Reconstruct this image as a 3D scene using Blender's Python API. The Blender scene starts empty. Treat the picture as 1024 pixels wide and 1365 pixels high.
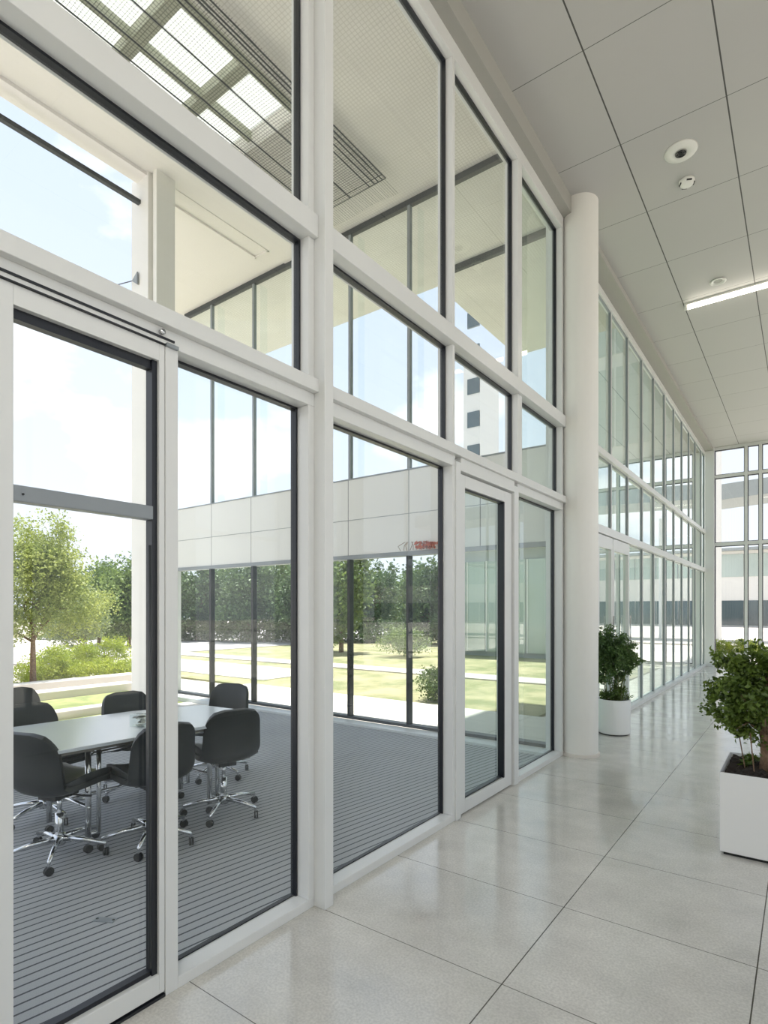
import bpy, bmesh, math, random
import numpy as np
from mathutils import Vector, Matrix
PI = math.pi
C = bpy.context.scene.collection
R = random.Random(7)

# ------------------------------------------------------------------ camera
cam_d = bpy.data.cameras.new('camera'); cam = bpy.data.objects.new('camera', cam_d); C.objects.link(cam)
cam.location = (2.125, 0, 1.6); cam.rotation_euler = (PI/2, 0, math.radians(36.4))
cam_d.sensor_fit = 'VERTICAL'; cam_d.sensor_height = 36; cam_d.sensor_width = 27
cam_d.lens = 760/1365*36; cam_d.shift_y = (812-682.5)/1365; cam_d.clip_start = .05; cam_d.clip_end = 600
bpy.context.scene.camera = cam

# ------------------------------------------------------------------ materials
def lin(c): return tuple(((v/255)/12.92 if v/255 <= .04045 else ((v/255+.055)/1.055)**2.4) for v in c)
def new(name):
    m = bpy.data.materials.new(name); m.use_nodes = True; nt = m.node_tree
    return m, nt, nt.nodes['Principled BSDF']
def nd(nt, t, **k):
    n = nt.nodes.new(t)
    for a, v in k.items(): setattr(n, a, v)
    return n
def plain(name, rgb, rough=.5, metal=0, var=.06, scale=3., bump=0, bscale=60., spec=.5):
    """a base colour that varies a little over the surface, with an optional fine bump"""
    m, nt, b = new(name); L = nt.links
    tc = nd(nt, 'ShaderNodeTexCoord'); no = nd(nt, 'ShaderNodeTexNoise'); no.inputs['Scale'].default_value = scale
    no.inputs['Detail'].default_value = 5
    L.new(tc.outputs['Object'], no.inputs['Vector'])
    mx = nd(nt, 'ShaderNodeMix', data_type='RGBA')
    c = lin(rgb)
    mx.inputs[6].default_value = (*[v*(1-var) for v in c], 1); mx.inputs[7].default_value = (*[min(1, v*(1+var)) for v in c], 1)
    L.new(no.outputs['Fac'], mx.inputs[0]); L.new(mx.outputs[2], b.inputs['Base Color'])
    b.inputs['Roughness'].default_value = rough; b.inputs['Metallic'].default_value = metal
    b.inputs['Specular IOR Level'].default_value = spec
    if bump:
        n2 = nd(nt, 'ShaderNodeTexNoise'); n2.inputs['Scale'].default_value = bscale
        L.new(tc.outputs['Object'], n2.inputs['Vector'])
        bp = nd(nt, 'ShaderNodeBump'); bp.inputs['Strength'].default_value = bump; bp.inputs['Distance'].default_value = .01
        L.new(n2.outputs['Fac'], bp.inputs['Height']); L.new(bp.outputs['Normal'], b.inputs['Normal'])
    return m
def math_(nt, op, a, b=None, c=None):
    n = nd(nt, 'ShaderNodeMath', operation=op)
    for i, v in enumerate((a, b, c)):
        if v is None: continue
        if isinstance(v, (int, float)): n.inputs[i].default_value = v
        else: nt.links.new(v, n.inputs[i])
    return n.outputs[0]
def line_mask(nt, coord, origin, pitch, half):
    """1 on a line of half-width HALF at ORIGIN + k*PITCH"""
    s = math_(nt, 'SUBTRACT', coord, origin)
    w = math_(nt, 'PINGPONG', s, pitch/2)           # distance to the nearest k*pitch
    return math_(nt, 'LESS_THAN', w, half)
def tiled(name, rgb, line_rgb, ox, px, hx, oy, py, hy, rough, var, scale, bump=0, bscale=200, spec=.5, speck=0, rvar=0, per_tile=0, xmin=None):
    m, nt, b = new(name); L = nt.links
    g = nd(nt, 'ShaderNodeNewGeometry'); s = nd(nt, 'ShaderNodeSeparateXYZ'); L.new(g.outputs['Position'], s.inputs[0])
    mx_ = line_mask(nt, s.outputs[0], ox, px, hx); my_ = line_mask(nt, s.outputs[1], oy, py, hy)
    if xmin is not None: mx_ = math_(nt, 'MULTIPLY', mx_, math_(nt, 'GREATER_THAN', s.outputs[0], xmin))     # the row along the glazing is one tile wide
    mask = math_(nt, 'MAXIMUM', mx_, my_)
    no = nd(nt, 'ShaderNodeTexNoise'); no.inputs['Scale'].default_value = scale; no.inputs['Detail'].default_value = 8; no.inputs['Roughness'].default_value = .65
    L.new(g.outputs['Position'], no.inputs['Vector'])
    c = lin(rgb)
    a = nd(nt, 'ShaderNodeMix', data_type='RGBA')
    a.inputs[6].default_value = (*[v*(1-var) for v in c], 1); a.inputs[7].default_value = (*[min(1, v*(1+var)) for v in c], 1)
    rm = nd(nt, 'ShaderNodeMapRange'); rm.inputs[1].default_value = .3; rm.inputs[2].default_value = .7
    L.new(no.outputs['Fac'], rm.inputs[0]); L.new(rm.outputs[0], a.inputs[0]); col = a.outputs[2]
    if speck:
        n2 = nd(nt, 'ShaderNodeTexNoise'); n2.inputs['Scale'].default_value = 90; n2.inputs['Detail'].default_value = 4
        L.new(g.outputs['Position'], n2.inputs['Vector'])
        r2 = nd(nt, 'ShaderNodeMapRange'); r2.inputs[1].default_value = .35; r2.inputs[2].default_value = .65
        r2.inputs[3].default_value = 1-speck; r2.inputs[4].default_value = 1+speck
        L.new(n2.outputs['Fac'], r2.inputs[0])
        vm = nd(nt, 'ShaderNodeVectorMath', operation='SCALE'); L.new(col, vm.inputs[0]); L.new(r2.outputs[0], vm.inputs[3]); col = vm.outputs[0]
    if per_tile:
        ix = math_(nt, 'FLOOR', math_(nt, 'DIVIDE', math_(nt, 'SUBTRACT', s.outputs[0], ox), px))
        iy = math_(nt, 'FLOOR', math_(nt, 'DIVIDE', math_(nt, 'SUBTRACT', s.outputs[1], oy), py))
        cb = nd(nt, 'ShaderNodeCombineXYZ'); L.new(ix, cb.inputs[0]); L.new(iy, cb.inputs[1])
        wn = nd(nt, 'ShaderNodeTexWhiteNoise'); L.new(cb.outputs[0], wn.inputs['Vector'])
        r3 = nd(nt, 'ShaderNodeMapRange'); r3.inputs[3].default_value = 1-per_tile; r3.inputs[4].default_value = 1+per_tile
        L.new(wn.outputs['Value'], r3.inputs[0])
        vm = nd(nt, 'ShaderNodeVectorMath', operation='SCALE'); L.new(col, vm.inputs[0]); L.new(r3.outputs[0], vm.inputs[3]); col = vm.outputs[0]
    f = nd(nt, 'ShaderNodeMix', data_type='RGBA'); L.new(mask, f.inputs[0]); L.new(col, f.inputs[6]); f.inputs[7].default_value = (*lin(line_rgb), 1)
    L.new(f.outputs[2], b.inputs['Base Color'])
    b.inputs['Specular IOR Level'].default_value = spec
    if rvar:
        rr = nd(nt, 'ShaderNodeMapRange'); rr.inputs[1].default_value = .35; rr.inputs[2].default_value = .65
        rr.inputs[3].default_value = rough-rvar; rr.inputs[4].default_value = rough+rvar
        L.new(no.outputs['Fac'], rr.inputs[0]); L.new(rr.outputs[0], b.inputs['Roughness'])
    else: b.inputs['Roughness'].default_value = rough
    if bump:
        n3 = nd(nt, 'ShaderNodeTexNoise'); n3.inputs['Scale'].default_value = bscale; n3.inputs['Detail'].default_value = 2
        L.new(g.outputs['Position'], n3.inputs['Vector'])
        h = math_(nt, 'SUBTRACT', math_(nt, 'MULTIPLY', n3.outputs['Fac'], bump), mask)
        bp = nd(nt, 'ShaderNodeBump'); bp.inputs['Strength'].default_value = .35; bp.inputs['Distance'].default_value = .004
        L.new(h, bp.inputs['Height']); L.new(bp.outputs['Normal'], b.inputs['Normal'])
    return m
def glass(name, tint=(.94, .975, .96), boost=1.15, rough=0.):
    m, nt, b = new(name); L = nt.links; nt.nodes.remove(b)
    out = nt.nodes['Material Output']
    t = nd(nt, 'ShaderNodeBsdfTransparent'); t.inputs[0].default_value = (*tint, 1)
    gl = nd(nt, 'ShaderNodeBsdfGlossy'); gl.inputs['Roughness'].default_value = rough; gl.inputs['Color'].default_value = (.95, 1, .98, 1)
    fr = nd(nt, 'ShaderNodeFresnel'); fr.inputs['IOR'].default_value = 1.45
    g = nd(nt, 'ShaderNodeNewGeometry')
    # front faces only reflect, so a pane has one clean reflection
    f = math_(nt, 'MULTIPLY', fr.outputs[0], boost)
    f = math_(nt, 'MULTIPLY', f, math_(nt, 'SUBTRACT', 1, g.outputs['Backfacing']))
    f = math_(nt, 'MINIMUM', f, 1)
    mx = nd(nt, 'ShaderNodeMixShader'); L.new(f, mx.inputs[0]); L.new(t.outputs[0], mx.inputs[1]); L.new(gl.outputs[0], mx.inputs[2])
    L.new(mx.outputs[0], out.inputs[0]); return m
def emit(name, rgb, s):
    m, nt, b = new(name); b.inputs['Base Color'].default_value = (*lin(rgb), 1)
    b.inputs['Emission Color'].default_value = (*lin(rgb), 1); b.inputs['Emission Strength'].default_value = s; return m
def leafm(name, a, b_, trans=.35, rough=.5):
    m, nt, b = new(name); L = nt.links
    tc = nd(nt, 'ShaderNodeTexCoord')
    no = nd(nt, 'ShaderNodeTexNoise'); no.inputs['Scale'].default_value = 2.5; no.inputs['Detail'].default_value = 9; no.inputs['Roughness'].default_value = .8
    L.new(tc.outputs['Object'], no.inputs['Vector'])
    rm = nd(nt, 'ShaderNodeMapRange'); rm.inputs[1].default_value = .35; rm.inputs[2].default_value = .65; L.new(no.outputs['Fac'], rm.inputs[0])
    mx = nd(nt, 'ShaderNodeMix', data_type='RGBA'); mx.inputs[6].default_value = (*lin(a), 1); mx.inputs[7].default_value = (*lin(b_), 1)
    L.new(rm.outputs[0], mx.inputs[0]); L.new(mx.outputs[2], b.inputs['Base Color']); b.inputs['Roughness'].default_value = rough
    tr = nd(nt, 'ShaderNodeBsdfTranslucent'); L.new(mx.outputs[2], tr.inputs[0])
    ms = nd(nt, 'ShaderNodeMixShader'); ms.inputs[0].default_value = trans
    L.new(b.outputs[0], ms.inputs[1]); L.new(tr.outputs[0], ms.inputs[2]); L.new(ms.outputs[0], nt.nodes['Material Output'].inputs[0]); return m
def two_tone(name, a, b_, scale, rough=.9, lo=.4, hi=.6, bump=.4):
    m = plain(name, a, rough, var=0, bump=bump, bscale=scale*12); nt = m.node_tree; L = nt.links
    b = nt.nodes['Principled BSDF']
    g = nd(nt, 'ShaderNodeNewGeometry'); no = nd(nt, 'ShaderNodeTexNoise'); no.inputs['Scale'].default_value = scale; no.inputs['Detail'].default_value = 8; no.inputs['Roughness'].default_value = .7
    L.new(g.outputs['Position'], no.inputs['Vector'])
    rm = nd(nt, 'ShaderNodeMapRange'); rm.inputs[1].default_value = lo; rm.inputs[2].default_value = hi; L.new(no.outputs['Fac'], rm.inputs[0])
    mx = nd(nt, 'ShaderNodeMix', data_type='RGBA'); mx.inputs[6].default_value = (*lin(a), 1); mx.inputs[7].default_value = (*lin(b_), 1)
    L.new(rm.outputs[0], mx.inputs[0]); L.new(mx.outputs[2], b.inputs['Base Color']); return m

M = {}
M['frame'] = plain('painted_aluminium', (220, 221, 219), .32, var=.02, spec=.5)
M['post'] = plain('painted_steel', (220, 221, 219), .38, var=.02)
M['column'] = plain('column_paint', (232, 230, 224), .5, var=.02)
M['gasket'] = plain('black_rubber', (22, 25, 32), .35)
M['darkmetal'] = plain('dark_anodised_metal', (52, 56, 60), .4)
M['midmetal'] = plain('grey_anodised_metal', (138, 144, 148), .35)
M['glass'] = glass('clear_glass', (.978, .986, .984))
M['green_glass'] = glass('green_glass', (.89, .94, .92), 1.5)
M['grazed_glass'] = glass('grazed_glass', (.84, .92, .88), 2.2)
M['thin_glass'] = glass('courtyard_glass', (.965, .985, .985), .8)
M['acrylic'] = glass('clear_acrylic', (.95, .97, .97), 1.0)
M['floor'] = tiled('polished_stone_tiles', (205, 202, 195), (84, 80, 73), 1.086, .87, .0028, 2.256, .78, .002, .15, .13, 2.6, bump=.12, bscale=14, speck=.10, rvar=.06, per_tile=.02, spec=.9, xmin=.6)
M['ceiling'] = tiled('metal_ceiling_cassettes', (184, 183, 180), (70, 70, 66), .70, .88, .006, 4.62, 1.15, .003, .55, .012, .6, per_tile=.012)
M['bulkhead'] = plain('bulkhead_paint', (166, 165, 158), .6, var=.02)
M['white_wall'] = plain('white_wall_paint', (224, 222, 214), .7, var=.02)
M['spandrel'] = tiled('spandrel_cladding', (222, 222, 218), (120, 122, 122), -6.31, 1.05, .006, -50, 900, .001, .45, .015, .4)
M['soffit'] = tiled('woven_soffit', (230, 227, 222), (212, 209, 202), 0, .04, .0035, 0, .04, .0035, .8, .08, 1.4, bump=.6, bscale=60)
M['soffit_plain'] = plain('smooth_soffit', (234, 230, 226), .7, var=.015)
M['threshold'] = plain('threshold_stone', (208, 212, 212), .35, var=.03)
M['paving'] = tiled('terrace_paving', (214, 208, 198), (170, 164, 154), 0, 1.2, .006, 6.3, .6, .005, .8, .05, 3)
M['path'] = plain('garden_path', (194, 187, 178), .9, var=.08, scale=2)
M['grass'] = two_tone('grass', (122, 126, 84), (168, 158, 122), .9)
M['lush'] = two_tone('lush_grass', (112, 124, 76), (150, 152, 100), 1.6)
M['kerb'] = plain('pale_kerb_stone', (218, 212, 204), .85, var=.05)
M['asphalt'] = plain('pale_road', (176, 172, 170), .9, var=.05)
M['soil'] = plain('soil', (44, 36, 30), .95, var=.4, scale=40, bump=1, bscale=80)
M['pot'] = plain('planter_lacquer', (232, 232, 230), .35, var=.01)
M['bark'] = two_tone('bark', (104, 80, 60), (150, 124, 100), 22, lo=.35, hi=.65)
M['stem'] = plain('green_stem', (104, 112, 62), .6, var=.2, scale=20)
M['leaf_dark'] = leafm('dark_glossy_leaf', (56, 84, 46), (110, 138, 74), .2, .35)
M['leaf_mid'] = leafm('ficus_leaf', (58, 84, 30), (126, 148, 62), .3, .38)
M['leaf_birch'] = leafm('birch_leaf', (120, 138, 70), (192, 198, 118), .45)
M['leaf_olive'] = leafm('olive_leaf', (118, 134, 92), (176, 186, 138), .35)
M['leaf_forest'] = leafm('forest_leaf', (78, 104, 56), (150, 168, 92), .3)
M['leaf_deep'] = leafm('deep_forest_leaf', (62, 88, 56), (118, 140, 86), .25)
M['leaf_bush'] = leafm('bush_leaf', (118, 144, 44), (204, 210, 84), .4)
M['flower'] = leafm('orange_flower', (176, 70, 44), (232, 140, 104), .3)
M['chair'] = plain('charcoal_shell', (38, 41, 43), .42, var=.1, scale=6)
M['pad'] = plain('black_leather_pad', (44, 48, 50), .38, var=.1, scale=9, bump=.08, bscale=120)
M['chrome'] = plain('chrome', (214, 216, 218), .12, 1, var=.02)
M['blackplastic'] = plain('black_plastic', (20, 21, 23), .4)
M['tabletop'] = plain('grey_laminate_top', (206, 212, 216), .16, var=.02, spec=.7)
M['tableedge'] = plain('table_edge_band', (120, 116, 108), .4)
M['paper'] = plain('folded_paper', (224, 220, 206), .8, var=.15, scale=60)
M['lamp'] = emit('lamp_diffuser', (255, 246, 232), 5)
M['spot'] = emit('warm_spot', (255, 214, 170), 10)
M['plastic_white'] = plain('white_plastic', (226, 226, 220), .4)
M['grille'] = plain('perforated_grille', (170, 170, 164), .5)
M['bldg'] = plain('pale_render', (222, 220, 214), .8, var=.03)
M['bldg_band'] = plain('grey_cladding', (150, 156, 156), .6)
M['bldg_glass'] = plain('dark_window_glass', (70, 86, 92), .08, var=.3, scale=.6, spec=1.)
M['bldg_green'] = plain('green_curtain_glass', (172, 184, 177), .1, var=.14, scale=.5, spec=.9)
def skylight_mat():
    m, nt, b = new('frosted_skylight'); L = nt.links; nt.nodes.remove(b)
    t = nd(nt, 'ShaderNodeBsdfTranslucent'); t.inputs[0].default_value = (.68, .69, .65, 1)
    d = nd(nt, 'ShaderNodeBsdfDiffuse'); d.inputs[0].default_value = (.8, .8, .78, 1)
    x = nd(nt, 'ShaderNodeMixShader'); x.inputs[0].default_value = .1
    L.new(t.outputs[0], x.inputs[1]); L.new(d.outputs[0], x.inputs[2]); L.new(x.outputs[0], nt.nodes['Material Output'].inputs[0]); return m
M['skylight'] = skylight_mat()
M['skybar'] = plain('skylight_bar_paint', (176, 178, 160), .6)
def carpet_mat():
    """ribbed carpet: dark narrow lines every 6.5 cm, running 8 degrees off the facade's direction"""
    m, nt, b = new('ribbed_carpet'); L = nt.links
    g = nd(nt, 'ShaderNodeNewGeometry'); s = nd(nt, 'ShaderNodeSeparateXYZ'); L.new(g.outputs['Position'], s.inputs[0])
    th = math.radians(7.5)
    across = math_(nt, 'SUBTRACT', math_(nt, 'MULTIPLY', s.outputs[0], math.cos(th)), math_(nt, 'MULTIPLY', s.outputs[1], math.sin(th)))
    w = math_(nt, 'PINGPONG', across, .031)
    mask = math_(nt, 'LESS_THAN', w, .0052)
    soft = nd(nt, 'ShaderNodeTexNoise'); soft.inputs['Scale'].default_value = 1.6; soft.inputs['Detail'].default_value = 6
    L.new(g.outputs['Position'], soft.inputs['Vector'])
    fine = nd(nt, 'ShaderNodeTexNoise'); fine.inputs['Scale'].default_value = 240
    L.new(g.outputs['Position'], fine.inputs['Vector'])
    f = math_(nt, 'ADD', math_(nt, 'MULTIPLY', soft.outputs['Fac'], .5), math_(nt, 'MULTIPLY', fine.outputs['Fac'], .5))
    a = nd(nt, 'ShaderNodeMix', data_type='RGBA'); a.inputs[6].default_value = (*lin((146, 149, 152)), 1); a.inputs[7].default_value = (*lin((186, 188, 190)), 1)
    L.new(f, a.inputs[0])
    e = nd(nt, 'ShaderNodeMix', data_type='RGBA'); L.new(mask, e.inputs[0]); L.new(a.outputs[2], e.inputs[6]); e.inputs[7].default_value = (*lin((76, 79, 84)), 1)
    L.new(e.outputs[2], b.inputs['Base Color']); b.inputs['Roughness'].default_value = .75; b.inputs['Specular IOR Level'].default_value = .25
    bp = nd(nt, 'ShaderNodeBump'); bp.inputs['Strength'].default_value = .5; bp.inputs['Distance'].default_value = .004
    h = math_(nt, 'SUBTRACT', math_(nt, 'MULTIPLY', fine.outputs['Fac'], .4), mask)
    L.new(h, bp.inputs['Height']); L.new(bp.outputs['Normal'], b.inputs['Normal']); return m
M['carpet'] = carpet_mat()

# ------------------------------------------------------------------ mesh helpers
def obj(name, bm, mat, parent=None, smooth=False, kind=None):
    me = bpy.data.meshes.new(name)
    if isinstance(bm, bmesh.types.BMesh): bm.to_mesh(me); bm.free()
    else: me.from_pydata(*bm)
    o = bpy.data.objects.new(name, me); C.objects.link(o)
    if mat: me.materials.append(M[mat] if isinstance(mat, str) else mat)
    if smooth:
        me.polygons.foreach_set('use_smooth', [True]*len(me.polygons))
    if parent: o.parent = parent
    if kind: o['kind'] = kind
    return o
def box(bm, x0, x1, y0, y1, z0, z1, bev=0):
    g = bmesh.ops.create_cube(bm, size=1)
    for v in g['verts']:
        v.co = Vector((x0+(v.co.x+.5)*(x1-x0), y0+(v.co.y+.5)*(y1-y0), z0+(v.co.z+.5)*(z1-z0)))
    if bev:
        es = list({e for v in g['verts'] for e in v.link_edges})
        bmesh.ops.bevel(bm, geom=es, offset=bev, segments=2, affect='EDGES', profile=.6)
def B(*boxes, bev=0):
    bm = bmesh.new()
    for b in boxes: box(bm, *b, bev=bev)
    return bm
def tube(bm, pts, rad, seg=12, caps=True):
    """a tube through PTS; rad is one radius or one per point"""
    pts = [Vector(p) for p in pts]; n = len(pts)
    rad = [rad]*n if isinstance(rad, (int, float)) else rad
    prev = None; rings = []
    for i, p in enumerate(pts):
        d = (pts[min(i+1, n-1)]-pts[max(i-1, 0)]).normalized()
        if prev is None:
            a = d.orthogonal().normalized()
        else:
            a = (prev-d*prev.dot(d)); a = a.normalized() if a.length > 1e-6 else d.orthogonal().normalized()
        prev = a; b = d.cross(a)
        rings.append([bm.verts.new(p+(a*math.cos(2*PI*k/seg)+b*math.sin(2*PI*k/seg))*rad[i]) for k in range(seg)])
    for r0, r1 in zip(rings, rings[1:]):
        for k in range(seg): bm.faces.new((r0[k], r0[(k+1) % seg], r1[(k+1) % seg], r1[k]))
    if caps:
        bm.faces.new(rings[0][::-1]); bm.faces.new(rings[-1])
def T(pts, rad, seg=12):
    bm = bmesh.new(); tube(bm, pts, rad, seg); return bm
def lathe(bm, prof, seg=48, c=(0, 0)):
    rings = []
    for r, z in prof:
        rings.append([bm.verts.new((c[0]+r*math.cos(2*PI*k/seg), c[1]+r*math.sin(2*PI*k/seg), z)) for k in range(seg)])
    for r0, r1 in zip(rings, rings[1:]):
        for k in range(seg): bm.faces.new((r0[k], r0[(k+1) % seg], r1[(k+1) % seg], r1[k]))
    bm.faces.new(rings[0][::-1]); bm.faces.new(rings[-1])
def prism(bm, poly, z0, z1):
    a = [bm.verts.new((x, y, z0)) for x, y in poly]; b = [bm.verts.new((x, y, z1)) for x, y in poly]
    n = len(poly)
    for i in range(n): bm.faces.new((a[i], a[(i+1) % n], b[(i+1) % n], b[i]))
    bm.faces.new(a[::-1]); bm.faces.new(b)
    bmesh.ops.recalc_face_normals(bm, faces=bm.faces)
def tag(o, label, cat, group=None, kind=None):
    o['label'] = label; o['category'] = cat
    if group: o['group'] = group
    if kind: o['kind'] = kind
    return o
def thing(name, label, cat, loc=(0, 0, 0), rz=0, group=None):
    o = bpy.data.objects.new(name, None); C.objects.link(o); o.location = loc; o.rotation_euler = (0, 0, rz)
    o.empty_display_size = .1
    return tag(o, label, cat, group)
def struct(name, bm, mat, parent=None, smooth=False):
    return obj(name, bm, mat, parent, smooth, kind=None if parent else 'structure')
def dup(o, parent=None):
    c = o.copy(); C.objects.link(c)
    if parent: c.parent = parent
    for ch in [x for x in bpy.data.objects if x.parent == o]: dup(ch, c)
    return c
def bevel(o, w=.004, seg=2):
    m = o.modifiers.new('bevel', 'BEVEL'); m.width = w; m.segments = seg; m.limit_method = 'ANGLE'; return o
ntrim = [0]
def trim(bm, mat='frame', bev=.003):
    ntrim[0] += 1
    o = struct('trim_%d' % ntrim[0], bm, mat); 
    if bev: bevel(o, bev)
    return o
nwin = [0]
def pane_x(x, y0, y1, z0, z1, gl='glass', gk='gasket', w=.012, d=.02, glt=.012, sill=True):
    """a fixed light in the plane x: black gasket frame and a pane"""
    nwin[0] += 1
    g = struct('window_%d' % nwin[0], B((x-d, x+d, y0, y0+w, z0, z1), (x-d, x+d, y1-w, y1, z0, z1),
               (x-d, x+d, y0+w, y1-w, z1-w, z1), (x-d, x+d*.3, y0+w, y1-w, z0, z0+w*.5)), gk)
    obj('glass_pane', B((x-glt/2, x+glt/2, y0+w*.5, y1-w*.5, z0+w*.5, z1-w*.5)), gl, g)
    return g

# ------------------------------------------------------------------ corridor shell
XR, Y0, Y1, ZC = 4.6, -3.2, 18.2, 6.07
struct('floor', B((-.16, XR, Y0, Y1+.15, -.2, 0)), 'floor')
struct('ceiling', B((.095, XR, Y0, Y1+.15, ZC, ZC+.3)), 'ceiling')
# bulkhead between the glazing head and the ceiling, and the fascia up to the courtyard canopy
trim(B((-.16, .095, Y0, 6.2, 5.89, ZC+.3)), 'bulkhead')
trim(B((-.22, .095, 6.2, Y1+.15, 5.99, ZC+.3)), 'bulkhead')
trim(B((-.22, .0, Y0, Y1+.15, ZC+.3, 7.4)), 'bulkhead')
# --- main facade: frame face x = 0, glass at x = -.1
XG = -.08
DEP = -.13
def bar(y0, y1, z0, z1, x1=0., x0=DEP, m='frame'): return trim(B((x0, x1, y0, y1, z0, z1)), m)
bar(Y0, 6.2, 5.76, 5.89)                                    # head frame
trim(B((DEP, .03, Y0, 2.25, 3.59, 3.71))); trim(B((DEP, .03, 2.32, 6.2, 3.59, 3.71)))      # upper transom, in two lengths
trim(B((DEP, .035, Y0, 2.25, 2.76, 2.83))); trim(B((DEP, .035, 2.32, 6.2, 2.76, 2.83)))     # lower transom
bar(Y0, 2.25, 2.69, 2.76); bar(2.32, 3.79, 2.68, 2.76); bar(4.955, 6.2, 2.68, 2.76)       # heads of the lower lights
bar(1.42, 2.25, 0, .05); bar(2.32, 3.79, 0, .05); bar(4.955, 6.2, 0, .05)                   # sills
bar(Y0, .0, 0, .05)
trim(B((DEP, .075, 2.25, 2.32, 0, 5.89)), 'post')           # heavy post
for z0, z1 in ((.05, 2.69), (2.83, 3.59), (3.71, 5.76)):
    bar(2.205, 2.25, z0, z1); bar(3.75, 3.787, z0, min(z1, z1)); bar(6.14, 6.2, z0, z1)
bar(4.965, 5.06, 2.83, 3.59); bar(4.965, 5.06, 3.71, 5.76)
trim(B((DEP, .0, 1.362, 1.42, 0, 2.69)))                    # mullion beside the near door
trim(B((DEP, .01, .44, .735, 0, 2.69)))                     # wide mullion at the left of the near door
bar(-.65, -.5, 2.83, 5.76); bar(-.65, -.5, .05, 2.69)
G = dict()
pane_x(XG-.022, 1.42, 2.205, .05, 2.69)
pane_x(XG-.022, 2.32, 3.75, .05, 2.68)
pane_x(XG-.022, 4.955, 6.14, .05, 2.68, 'green_glass')
for z0, z1 in ((2.83, 3.59), (3.71, 5.76)):
    pane_x(XG, -.5, 2.205, z0, z1)
    pane_x(XG, 2.32, 3.75, z0, z1)
    pane_x(XG, 3.787, 4.965, z0, z1)
    pane_x(XG, 5.06, 6.14, z0, z1, 'green_glass')
pane_x(XG, -.5, .44, .05, 2.69); pane_x(XG, Y0, -.65, .05, 2.69); pane_x(XG, Y0, -.65, 2.83, 5.76)
# --- near door: leaf with a mid rail, long black edge pull, sliding track above
d = struct('door_1', B((-.07, -.005, .735, .80, .02, 2.69), (-.07, -.005, 1.335, 1.36, .02, 2.69),
           (-.07, -.005, .80, 1.335, .02, .10), (-.07, -.005, .80, 1.335, 2.62, 2.69)), 'frame')
bevel(d, .002)
obj('glass_pane', B((-.06, -.05, .80, 1.335, .10, 2.62)), 'glass', d)
obj('gasket', B((-.064, -.03, .80, .806, .10, 2.62), (-.064, -.02, 1.312, 1.335, .10, 2.62), (-.064, -.03, .806, 1.312, 2.585, 2.62), (-.064, -.03, .806, 1.312, .10, .118)), 'gasket', d)
obj('mid_rail', B((-.066, -.01, .80, 1.312, 1.965, 2.02), bev=.004), 'midmetal', d)
h = obj('pull_handle', T([(-.016, 1.30, .14), (-.016, 1.30, 1.86)], .007), 'darkmetal', d, True)
obj('rail_screw', T([(-.012, .83, 1.99), (-.006, .83, 1.99)], .004, 8), 'blackplastic', d)
trim(B((-.12, .0, .735, 1.36, 0, .012)), 'gasket', 0)       # dark threshold strip
t = struct('trim_90', B((-.01, .006, Y0, 1.40, 2.712, 2.72), (-.01, .006, Y0, 1.40, 2.69, 2.694)), 'gasket')
obj('track_end_block', B((-.005, .014, 1.36, 1.415, 2.685, 2.70), bev=.002), 'midmetal', t)
obj('track_roller', T([(-.0, 1.34, 2.735), (.018, 1.34, 2.735)], .011, 16), 'chrome', t, True)
# --- far door
d = struct('door_2', B((-.12, .012, 3.785, 3.86, 0, 2.72), (-.12, .012, 4.86, 4.955, 0, 2.72), (-.12, .012, 3.86, 4.86, 2.66, 2.76)), 'frame')
bevel(d, .003)
lf = obj('door_leaf', B((-.09, -.01, 3.875, 3.965, .012, 2.645), (-.09, -.01, 4.70, 4.845, .012, 2.645), (-.09, -.01, 3.965, 4.70, .012, .11), (-.09, -.01, 3.965, 4.70, 2.55, 2.645)), 'frame', d)
bevel(lf, .003)
obj('gasket', B((-.07, -.045, 3.965, 3.975, .11, 2.55), (-.07, -.012, 4.682, 4.70, .11, 2.55), (-.07, -.03, 3.975, 4.682, 2.535, 2.55), (-.07, -.03, 3.975, 4.682, .11, .122)), 'gasket', lf)
obj('glass_pane', B((-.065, -.053, 3.965, 4.70, .11, 2.55)), 'green_glass', lf)
# --- round column
bm = bmesh.new(); lathe(bm, [(.195, 0), (.195, ZC)], 64, (.125, 6.36))
o = struct('trim_91', bm, 'column', smooth=True); o.modifiers.new('split', 'EDGE_SPLIT')
bm = bmesh.new(); lathe(bm, [(.212, .0), (.212, .03), (.2, .035)], 64, (.125, 6.36))
obj('base_ring', bm, 'kerb', o)
# --- second stretch of facade, y 6.5..18, frame face x = -.1
XF = -.1
def bar2(y0, y1, z0, z1, x1=XF, x0=-.2): return trim(B((x0, x1, y0, y1, z0, z1)))
bar2(6.2, Y1, 0, .07, XF+.03); bar2(6.2, Y1, 2.63, 2.74, XF+.02); bar2(6.2, Y1, 3.70, 3.79, XF+.02); bar2(6.2, Y1, 5.90, 5.99)
bar2(6.2, 6.5, .07, 2.63); bar2(6.2, 6.5, 2.74, 3.70); bar2(6.2, 6.5, 3.79, 5.90)
ys = [6.5, 7.2, 7.87, 8.62, 9.6, 10.6, 11.55, 12.6, 13.6, 14.6, 15.6, 16.6, 17.6, Y1]
for i, (a, b) in enumerate(zip(ys, ys[1:])):
    wide = .05 if b in (12.6,) else .025
    for z0, z1 in ((.07, 2.63), (2.74, 3.70), (3.79, 5.90)):
        trim(B((-.2, XF-.02, b-wide, b, z0, z1)), 'frame', .002)
        pane_x(-.15, a, b-wide, z0, z1, 'grazed_glass', 'midmetal', w=.01)
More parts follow.
